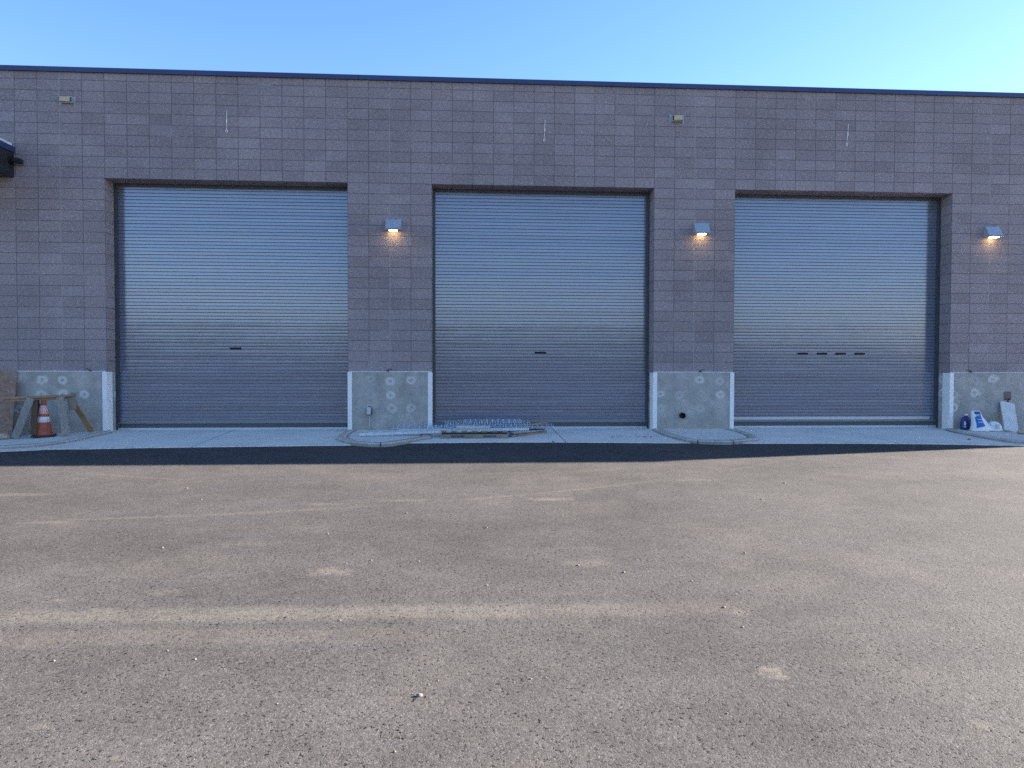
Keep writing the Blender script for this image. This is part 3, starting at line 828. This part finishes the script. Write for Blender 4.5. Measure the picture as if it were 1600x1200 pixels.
# strand board sheet leaning on the wall at the frame edge
A = Vector((-1.50, -.47, zi(-1.5, -.47))); T = Vector((-1.64, -.045, 1.135))
ax = Vector((-1, -.02, 0)); up = (T - A); n_ = ax.cross(up).normalized()
mb = MB()
c = [A, A + ax * 1.1 + Vector((0, 0, -.04)), T + ax * 1.0, T]
if n_.y > 0: n_ = -n_
f0 = [mb.bm.verts.new(p + n_ * .018) for p in c]; f1 = [mb.bm.verts.new(p) for p in c]
mb.bm.faces.new(f0); mb.bm.faces.new(f1[::-1])
for i in range(4): mb.bm.faces.new((f0[i], f0[(i + 1) % 4], f1[(i + 1) % 4], f1[i]))
tag(mb.build('board_sheet', 'osb', None, False, A), 'brown strand board sheet leaning on the concrete wall at the left edge', 'board')

r = empty('sawhorse', (-.85, -.6, zi(-.85, -.6)))
tag(r, 'weathered wooden sawhorse standing over the traffic cone', 'sawhorse')
mb = MB(); plank(mb, (-1.56, -.66, .648), (-.36, -.50, .695), .09, .04); plank(mb, (-1.50, -.645, .607), (-.38, -.495, .655), .038, .045)
mb.build('beam', 'beam_wood', r)
def leg(a, b, w, t, mat, updir=(0, -1, .2)):
    mb = MB(); plank(mb, a, b, w, t, updir); return mb.build('leg', mat, r)
leg((-1.05, -.665, .655), (-1.29, -.74, zi(-1.3, -.74) + .015), .135, .035, 'grey_wood', (.1, -1, .1))
leg((-.575, -.60, .67), (-.42, -.70, zi(-.4, -.68) + .012), .135, .035, 'grey_wood', (.1, -1, .1))
leg((-1.06, -.52, .64), (-1.10, -.22, zi(-1.1, -.22) + .015), .12, .035, 'brown_wood', (.1, 1, .2))
leg((-.44, -.47, .60), (-.22, -.20, zi(-.22, -.2) + .015), .11, .03, 'tan_wood', (-.25, -1, .2))
mb = MB(); mb.box((-.405, -.525, .545), (.15, .016, .24), Matrix.Rotation(.06, 3, 'Z') @ Matrix.Rotation(-.12, 3, 'Y'), .003); mb.build('gusset', 'pallet', r)
mb = MB(); mb.box((-.385, -.53, .715), (.085, .04, .05), Matrix.Rotation(.55, 3, 'Y'), .004); mb.build('block', 'grey_wood', r)

cx, cy = -.90, -.54; cz = zi(cx, cy) - .006
r = empty('traffic_cone', (cx, cy, cz)); tag(r, 'faded orange traffic cone with two pale bands, under the sawhorse', 'traffic cone')
mb = MB(); mb.box((cx, cy, cz + .02), (.37, .37, .036), Matrix.Rotation(.35, 3, 'Z'), .012); mb.build('base', 'rubber', r)
def crad(z): return .138 - (.138 - .032) * (z - .05) / .66
mb = MB(); mb.lathe([(.158, .038), (.155, .052), (.142, .058), (crad(.09), .09), (crad(.4), .4), (crad(.70), .70), (.026, .712), (.018, .712), (.016, .66)], (cx, cy, cz)); mb.build('body', 'orange', r, True)
for z0, z1, mt in ((.27, .37, 'reflect'), (.42, .575, 'pinkband')):
    mb = MB(); mb.lathe([(crad(z0) + .0005, z0), (crad(z0) + .003, z0 + .002), (crad(z1) + .003, z1 - .002), (crad(z1) + .0005, z1)], (cx, cy, cz)); mb.build('band', mt, r, True)

mb = MB(); plank(mb, (-1.0, -.695, cz + .046), (-.985, -.655, .60), .10, .022, (0, -1, .1))
tag(mb.build('wooden_plank', 'brown_wood', None, False, (-1.0, -.695, cz + .04)), 'dark brown plank standing upright in front of the traffic cone', 'plank')
rock('stone', (-1.56, -.60, zi(-1.56, -.6)), .085, (1.35, .8, .75), 'stone', 3, 'pale tan stone on the kerb island beside the sawhorse foot', 'stone')

# ------------------------------------------------------------------ right: jug, sacks, board, stone
def sack(mb, c, prof, rot=0.0, seed=0, n=40, p=2.6):
    """prof: (z, half width x, half depth y, shift x, shift y)"""
    m = Matrix.Rotation(rot, 3, 'Z'); rings = []
    for z, a, b, sx, sy in prof:
        ring = []
        for j in range(n):
            t = 2 * PI * j / n; ct, st = math.cos(t), math.sin(t)
            v = Vector((math.copysign(abs(ct) ** (2 / p), ct) * a + sx, math.copysign(abs(st) ** (2 / p), st) * b + sy, z))
            v += Vector((v.x, v.y, 0)) * .10 * noise.noise(Vector((v.x * 9, v.y * 9, z * 7 + seed)))
            ring.append(mb.bm.verts.new(Vector(c) + m @ v))
        rings.append(ring)
    for A_, B_ in zip(rings, rings[1:]):
        for j in range(n): mb.bm.faces.new((A_[j], A_[(j + 1) % n], B_[(j + 1) % n], B_[j]))
    mb.bm.faces.new(rings[0][::-1]); mb.bm.faces.new(rings[-1]); return rings
def interp(prof, k_=4):
    out = []
    for a, b in zip(prof, prof[1:]):
        for i in range(k_): out.append(tuple(p + (q - p) * i / k_ for p, q in zip(a, b)))
    out.append(prof[-1]); return out

# blue jug
x, y = 16.93, -.17; z = zi(x, y)
r = empty('jug', (x, y, z)); tag(r, 'dark blue plastic jug with white cap and label, left of the white sacks', 'jug')
mb = MB(); sack(mb, (x, y, z), interp([(0, .086, .055, 0, 0), (.008, .092, .06, 0, 0), (.15, .092, .06, 0, 0), (.20, .082, .056, 0, 0), (.245, .05, .045, .012, 0), (.268, .030, .030, .014, 0), (.282, .026, .026, .014, 0)]), 0, 2, 40, 3.2); mb.build('body', 'jug', r, True)
mb = MB(); mb.lathe([(.030, .2825), (.032, .287), (.032, .310), (.028, .314)], (x + .014, y, z), 24); mb.build('cap', 'cap', r, True)
mb = MB(); mb.tube([(x + .055, y, z + .235), (x + .085, y, z + .225), (x + .10, y, z + .18), (x + .093, y, z + .12)], .014, 8); mb.build('handle', 'jug', r, True)
mb = MB(); mb.prism([(x - .052 + .022 * math.cos(t * PI / 10), z + .125 + .045 * math.sin(t * PI / 10)) for t in range(20)], 'y', y - .0665, y - .0635); mb.lohi((x - .078, y - .0665, z + .045), (x - .03, y - .0635, z + .068)); mb.build('label', 'cap', r)

# big printed sack
x, y = 17.03, -.42; z = zi(x, y) - .002
r = empty('sack', (x, y, z)); tag(r, 'upright white sack with a big blue printed panel', 'sack')
SP = interp([(0, .165, .10, .02, 0), (.015, .178, .11, .02, 0), (.07, .165, .105, .015, 0), (.15, .128, .09, .0, .01), (.26, .108, .075, -.015, .03), (.34, .102, .06, -.022, .05), (.388, .092, .035, -.025, .06), (.405, .07, .012, -.025, .065)], 5)
mb = MB(); rg = sack(mb, (x, y, z), SP, 0, 4)
pts = [[Vector(v.co) for v in ring] for ring in rg]
mb.build('bag', 'sack', r, True)
def front(rx, zf, off=.004):
    """point on the front of the sack: rx in -1..1 across, zf height"""
    i = min(range(len(SP)), key=lambda q: abs(SP[q][0] - zf))
    a, b = (i, min(i + 1, len(SP) - 1)) if SP[i][0] <= zf else (i - 1, i)
    f = (zf - SP[a][0]) / max(1e-6, SP[b][0] - SP[a][0])
    def at(q):
        ring = pts[q]; fr = sorted([p for p in ring[20:]] + [ring[0]], key=lambda p: p.x)
        xs_ = fr[0].x + (fr[-1].x - fr[0].x) * (rx * .5 + .5)
        for p0, p1 in zip(fr, fr[1:]):
            if p0.x <= xs_ <= p1.x: return p0.lerp(p1, (xs_ - p0.x) / max(1e-6, p1.x - p0.x))
        return fr[-1]
    return at(a).lerp(at(b), f) + Vector((0, -off, .001))
def patch(x0, x1, z0, z1, mat, off=.004, nx=10, nz=10, sk=0.0, nm='print'):
    mb = MB(); g = [[mb.bm.verts.new(front(x0 + (x1 - x0) * i / nx, z0 + (z1 - z0) * j / nz + sk * i / nx, off)) for i in range(nx + 1)] for j in range(nz + 1)]
    for j in range(nz):
        for i in range(nx): mb.bm.faces.new((g[j][i], g[j][i + 1], g[j + 1][i + 1], g[j + 1][i]))
    return mb
patch(-.74, .42, .065, .285, 'print_blue', .004, 12, 14, .04).build('printed_panel', 'print_blue', r)
patch(-.66, .62, .335, .388, 'print_navy', .004, 12, 6, 0).build('printed_panel', 'print_navy', r)
patch(-.45, .60, .295, .325, 'print_pink', .004, 10, 4, .012).build('printed_panel', 'print_pink', r)
for zz, n_s in ((.225, 6), (.172, 7)):
    mbs = MB()
    for q in range(n_s):
        a0 = -.42 + q * .84 / n_s
        p = [front(a0, zz, .0065), front(a0 + .09, zz + .003, .0065), front(a0 + .09, zz + .019, .0065), front(a0, zz + .016, .0065)]
        mbs.quad(*p)
    mbs.build('lettering', 'print_white', r)

# leaning white sack
x, y = 17.27, -.34; z = zi(x, y) - .002
mb = MB(); m = sack(mb, (x, y, z), interp([(0, .085, .07, .03, 0), (.012, .095, .08, .03, 0), (.10, .075, .06, .0, .02), (.20, .05, .045, -.04, .06), (.27, .035, .025, -.065, .085), (.285, .02, .01, -.07, .09)]), .15, 8)
tag(mb.build('sack', 'sack', None, True, (x, y, z)), 'crumpled white sack slumped between the printed sack and the small white bag', 'sack')
# small folded bag with grey print
x, y = 17.46, -.32; z = zi(x, y) - .002
r = empty('bag', (x, y, z)); tag(r, 'small white bag with grey printing, beside the leaning board', 'bag')
mb = MB(); sack(mb, (x, y, z), interp([(0, .115, .07, 0, 0), (.012, .125, .078, 0, 0), (.10, .115, .07, -.01, 0), (.145, .10, .055, -.015, .01), (.175, .085, .03, -.02, .02), (.19, .05, .012, -.03, .03)]), -.06, 6, 40, 3.4); mb.build('body', 'sack', r, True)
mb = MB()
for i, zz in enumerate((.05, .075, .10, .125)):
    mb.lohi((x - .06, y - .081 + i * .003, z + zz), (x + .045 - .02 * (i % 2), y - .070 + i * .003, z + zz + .012))
mb.build('lettering', 'print_grey', r)

mb = MB(); a = (17.72, -.42, zi(17.72, -.42) + .004); b = (17.90, -.055, .515)
plank(mb, a, b, .285, .035, (0, -1, .6), .004)
tag(mb.build('leaning_board', 'board', None, False, a), 'pale grey cement board leaning on the concrete wall under the rusty plate', 'board')
rock('stone', (17.60 + .12, -.72, zi(17.7, -.72)), .082, (1.25, .9, .8), 'stone', 11, 'rounded tan stone on the kerb in front of the leaning board', 'stone')

# ------------------------------------------------------------------ pile in the middle
zp = lambda x, y: z_apron(x, y)
x0, x1, y0, y1 = 6.33, 7.56, -1.13, -.12; zb = zp(7, -1.1) + .004
r = empty('pallet', (6.95, -.6, zb)); tag(r, 'weathered wooden pallet under the steel struts and wire trays', 'pallet')
ZT = zb + .125
for yy in (y0 + .02, (y0 + y1) / 2, y1 - .02):
    mb = MB(); poly = [(x0, zb), (x0 + .13, zb)]
    for a, b in ((x0 + .17, x0 + .44), (x0 + .76, x0 + 1.03)):
        poly += [(a, zb), (a + .02, zb + .052), (b - .02, zb + .052), (b, zb)]
    poly += [(x1, zb), (x1, zb + .072), (x0, zb + .072)]
    mb.prism(poly, 'y', yy - .02, yy + .02); mb.build('stringer', 'pallet', r)
    mb = MB(); mb.lohi((x0 + .02, yy - .012, zb + .0725), (x1 - .02, yy + .012, zb + .0998), .002); mb.build('gap_shade_batten', 'black' if yy < y0 + .1 else 'pallet', r)  # front one coloured black to paint the shadow gap below the deck
for i in range(7):
    xa = x0 + .01 + i * (x1 - x0 - .12) / 6
    mb = MB(); mb.lohi((xa, y0 + .03, zb + .1), (xa + .095, y1, ZT), .003); mb.build('deck_board', 'pallet', r)

def strut(a, b, label, s=.041, slot=True):
    a, b = Vector(a), Vector(b); mb = MB(); d = (b - a); L = d.length; m = rotto(d) @ Matrix.Rotation(PI / 2 if slot else 0, 3, 'X')
    t = .004
    for c, sz in (((0, 0, -s / 2 + t / 2), (L, s, t)), ((0, -s / 2 + t / 2, .0), (L - .0004, t, s - 2 * t)), ((0, s / 2 - t / 2, .0), (L - .0004, t, s - 2 * t)),
                  ((0, -s / 2 + .007, s / 2 - t / 2), (L, .013, t)), ((0, s / 2 - .007, s / 2 - t / 2), (L, .013, t))):
        mb.box((a + b) / 2 + m @ Vector(c), sz, m, .0008)
    o = mb.build('steel_strut', 'galv', None, False, a)
    return tag(o, label, 'strut', 'galvanised steel struts lying across the pallet')
ZS = ZT + .0215
strut((4.86, -1.00, .000), (7.95, -.95, ZS + .002), 'front galvanised steel strut, its left end lowest on the kerb island', .041, False)
strut((5.56, -.90, .062), (7.96, -.89, ZS + .002), 'shorter galvanised steel strut just behind the front one on the pallet')
strut((5.0, -.80, .004), (7.93, -.83, ZS + .002), 'galvanised steel strut third from the front, beneath the wire trays')
strut((6.62, -.985, ZS + .047), (7.22, -.975, ZS + .047), 'short galvanised steel strut offcut lying on top of the other struts')

def tray(c, L, w, h, dx, rotz, tilt, label, r_=.0028):
    mb = MB(); m = Matrix.Rotation(rotz, 3, 'Z') @ Matrix.Rotation(tilt, 3, 'X')
    c = Vector(c); T_ = lambda p: c + m @ Vector(p)
    n = int(L / dx)
    for i in range(n + 1):
        xx = -L / 2 + i * L / n
        mb.tube([T_((xx, -w / 2, h)), T_((xx, -w / 2, 0)), T_((xx, w / 2, 0)), T_((xx, w / 2, h))], r_, 4)
    for yy, zz in [(-w / 2, h), (-w / 2, h / 2), (-w / 2, 0), (w / 2, 0), (w / 2, h / 2), (w / 2, h)] + [(-w / 2 + w * k_ / 4, -.004) for k_ in (1, 2, 3)]:
        mb.tube([T_((-L / 2, yy, zz)), T_((L / 2, yy, zz))], r_, 4)
    return tag(mb.build('wire_tray', 'galv', None, False, c), label, 'wire tray', 'galvanised wire cable trays on the pallet')
tray((6.93, -.52, ZT + .008), 3.03, .30, .075, .10, .012, 0, 'longest galvanised wire tray, reaching past both ends of the pallet')
tray((7.20, -.50, ZT + .048), 1.60, .28, .085, .05, -.01, .03, 'galvanised wire tray stacked on the longest tray')
tray((7.30, -.38, ZT + .09), 1.05, .24, .075, .10, .015, -.05, 'topmost short galvanised wire tray of the stack', .0022)
tray((6.55, -.72, ZT + .012), .95, .10, .055, .05, .0, 0, 'narrow fine meshed wire tray behind the struts at the pallet left end')

mb = MB(); plank(mb, (7.60, -.98, zp(7.6, -.98) + .018), (8.33, -.28, zp(8.33, -.28) + .018), .09, .035)
tag(mb.build('wooden_plank', 'red_wood', None, False, (7.6, -.98, -.06)), 'reddish wooden plank lying on the concrete beside the pallet', 'plank')
mb = MB(); plank(mb, (7.55, -.80, ZT - .02), (8.30, -.26, zp(8.3, -.26) + .062), .085, .03)
tag(mb.build('wooden_plank', 'brown_wood', None, False, (7.5, -.8, 0)), 'brown wooden plank propped from pallet to ground under the tray end', 'plank')
mb = MB(); plank(mb, (7.86, -.50, ZT + .045), (8.36, -.42, .175), .085, .035)
tag(mb.build('wooden_plank', 'beam_wood', None, False, (7.86, -.5, .1)), 'pale timber offcut sloping up inside the wire tray end', 'plank')
mb = MB(); n = 20; a = Vector((7.675, -.86, zp(7.67, -.86) + .024)); rings = []
for rr, dy in ((.021, .65), (.021, 0), (.019, -.001), (.016, -.001), (.015, .03)):
    rings.append([mb.bm.verts.new((a.x + rr * math.cos(2 * PI * i / n) - dy * .04, a.y + dy, a.z + .022 * dy + rr * math.sin(2 * PI * i / n))) for i in range(n)])
for A_, C_ in zip(rings, rings[1:]):
    for i in range(n): mb.bm.faces.new((A_[i], A_[(i + 1) % n], C_[(i + 1) % n], C_[i]))
mb.bm.faces.new(rings[-1]); mb.bm.faces.new(rings[0])
tag(mb.build('steel_pipe', 'galv', None, True, a), 'galvanised steel pipe with its round end at the pallet right end', 'pipe')

# ------------------------------------------------------------------ loose stones on the asphalt
PB = [(6.554, -11.264, .013, 'pebble', 'biggest pale pebble near the front, with the longest shadow'),
      (8.30, -10.21, .010, 'pebble_tan', 'flat tan pebble on the right end of the tyre track'),
      (7.86, -9.46, .010, 'pebble_tan', 'tan pebble right of centre, above the tyre track')]
G1 = 'pale pebbles scattered on the asphalt'
for i, (x, y, s, mt, lab) in enumerate(PB):
    rock('pebble', (x, y, z_asph(x, y) - .002), s, (1.15, .8, .75), mt, i * 3 + 1, lab, 'pebble', G1, 2)
px_few = [(6.63, -11.11, .007), (6.59, -11.15, .007), (6.98, -11.15, .006), (7.06, -11.12, .008), (7.13, -11.11, .007), (4.75, -10.78, .010), (5.43, -10.80, .010),
          (5.25, -10.68, .008), (8.29, -10.53, .010), (8.27, -9.68, .011), (7.57, -9.27, .012), (6.07, -9.05, .010), (5.9, -9.12, .009), (6.42, -9.1, .010),
          (6.95, -8.05, .014), (4.0, -6.6, .014), (6.49, -11.72, .008), (6.05, -10.3, .010), (6.9, -9.7, .010), (8.9, -9.0, .012), (9.9, -6.9, .016), (4.4, -8.6, .013),
          (3.6, -5.9, .016), (6.2, -7.4, .013), (10.6, -5.9, .018), (5.6, -8.2, .012), (7.2, -10.65, .008), (5.95, -11.3, .007), (7.85, -11.5, .007), (8.5, -11.3, .006)]
for i, (x, y, s) in enumerate(px_few):
    rock('pebble', (x, y, z_asph(x, y) - .001), s * .72, (1.1, .85, .7), 'pebble' if i % 4 else 'pebble_tan', i * 5 + 2, 'small pale pebble lying on the grey asphalt', 'pebble', G1, 2)
for i, (x, y, s) in enumerate([(15.99, -1.60, .022), (8.32, -1.63, .02)]):
    rock('soil_clod', (x, y, zp(x, y) - .002), s, (1.4, .9, .6), 'rust', i + 31, ('small dark soil clod on the apron below the right kerb island', 'small dark soil clod at the apron edge below the pallet')[i], 'clod', None, 2)
rng = random.Random(5)
for i in range(16):
    x = 9.80 + rng.gauss(0, .27); y = -1.0 + rng.gauss(0, .07)
    rock('soil_clod', (x, y, zp(x, y) - .002), rng.uniform(.006, .018), (1.3, .9, .6), 'rust', i + 51, 'crumb of dark soil spilled on the apron before the middle door', 'clod', 'soil crumbs on the apron', 1)

# ------------------------------------------------------------------ light, sky, camera
AZ, EL = math.radians(77.6), math.radians(20.6)
Dv = Vector((math.sin(AZ) * math.cos(EL), math.cos(AZ) * math.cos(EL), math.sin(EL)))
sun = bpy.data.lights.new('sun', 'SUN'); sun.energy = 5.0; sun.angle = math.radians(.5); sun.color = (1.0, .93, .84)
so = bpy.data.objects.new('sun', sun); COL.objects.link(so); so.rotation_euler = Dv.to_track_quat('Z', 'Y').to_euler(); so.location = (30, 10, 20)

w = bpy.data.worlds.new('World'); scene.world = w; w.use_nodes = True
t = w.node_tree; bg = t.nodes['Background']
sky = t.nodes.new('ShaderNodeTexSky'); sky.sky_type = 'NISHITA'; sky.sun_disc = False
sky.sun_elevation = EL; sky.sun_rotation = AZ; sky.air_density = 1.0; sky.dust_density = 0.25; sky.ozone_density = 2.2; sky.altitude = 300
hs = t.nodes.new('ShaderNodeHueSaturation'); hs.inputs['Saturation'].default_value = 1.2
wb = t.nodes.new('ShaderNodeMix'); wb.data_type = 'RGBA'; wb.blend_type = 'MULTIPLY'; wb.inputs[0].default_value = 1; wb.inputs[7].default_value = (1.26, 1.12, 1.15, 1)   # camera white balance
t.links.new(sky.outputs[0], hs.inputs['Color']); t.links.new(hs.outputs[0], wb.inputs[6]); t.links.new(wb.outputs[2], bg.inputs[0]); bg.inputs[1].default_value = 0.05

cam = bpy.data.cameras.new('camera'); co = bpy.data.objects.new('camera', cam); COL.objects.link(co)
f, yaw, pit, roll = 1150., .0654, -.0236, .0019
cam.sensor_width = 36; cam.lens = f / 1600 * 36; cam.clip_end = 2000; cam.clip_start = .05
cyw, syw, cp, sp_ = math.cos(yaw), math.sin(yaw), math.cos(pit), math.sin(pit)
fw = Vector((syw * cp, cyw * cp, sp_)); rt = Vector((cyw, -syw, 0)); up = rt.cross(fw)
r2 = rt * math.cos(roll) + up * math.sin(roll); u2 = -rt * math.sin(roll) + up * math.cos(roll)
co.matrix_world = Matrix(((r2.x, u2.x, -fw.x, 6.7496), (r2.y, u2.y, -fw.y, -14.484), (r2.z, u2.z, -fw.z, 1.2363), (0, 0, 0, 1)))
scene.camera = co

vs = scene.view_settings
scene.display_settings.display_device = 'sRGB'
vs.view_transform = 'Standard'; vs.look = 'None'; vs.exposure = 2.6; vs.gamma = 1.0; vs.use_curve_mapping = False
scene.render.engine = 'CYCLES'
scene.cycles.max_bounces = 6; scene.cycles.use_denoising = False
scene.cycles.sample_clamp_indirect = 1.0
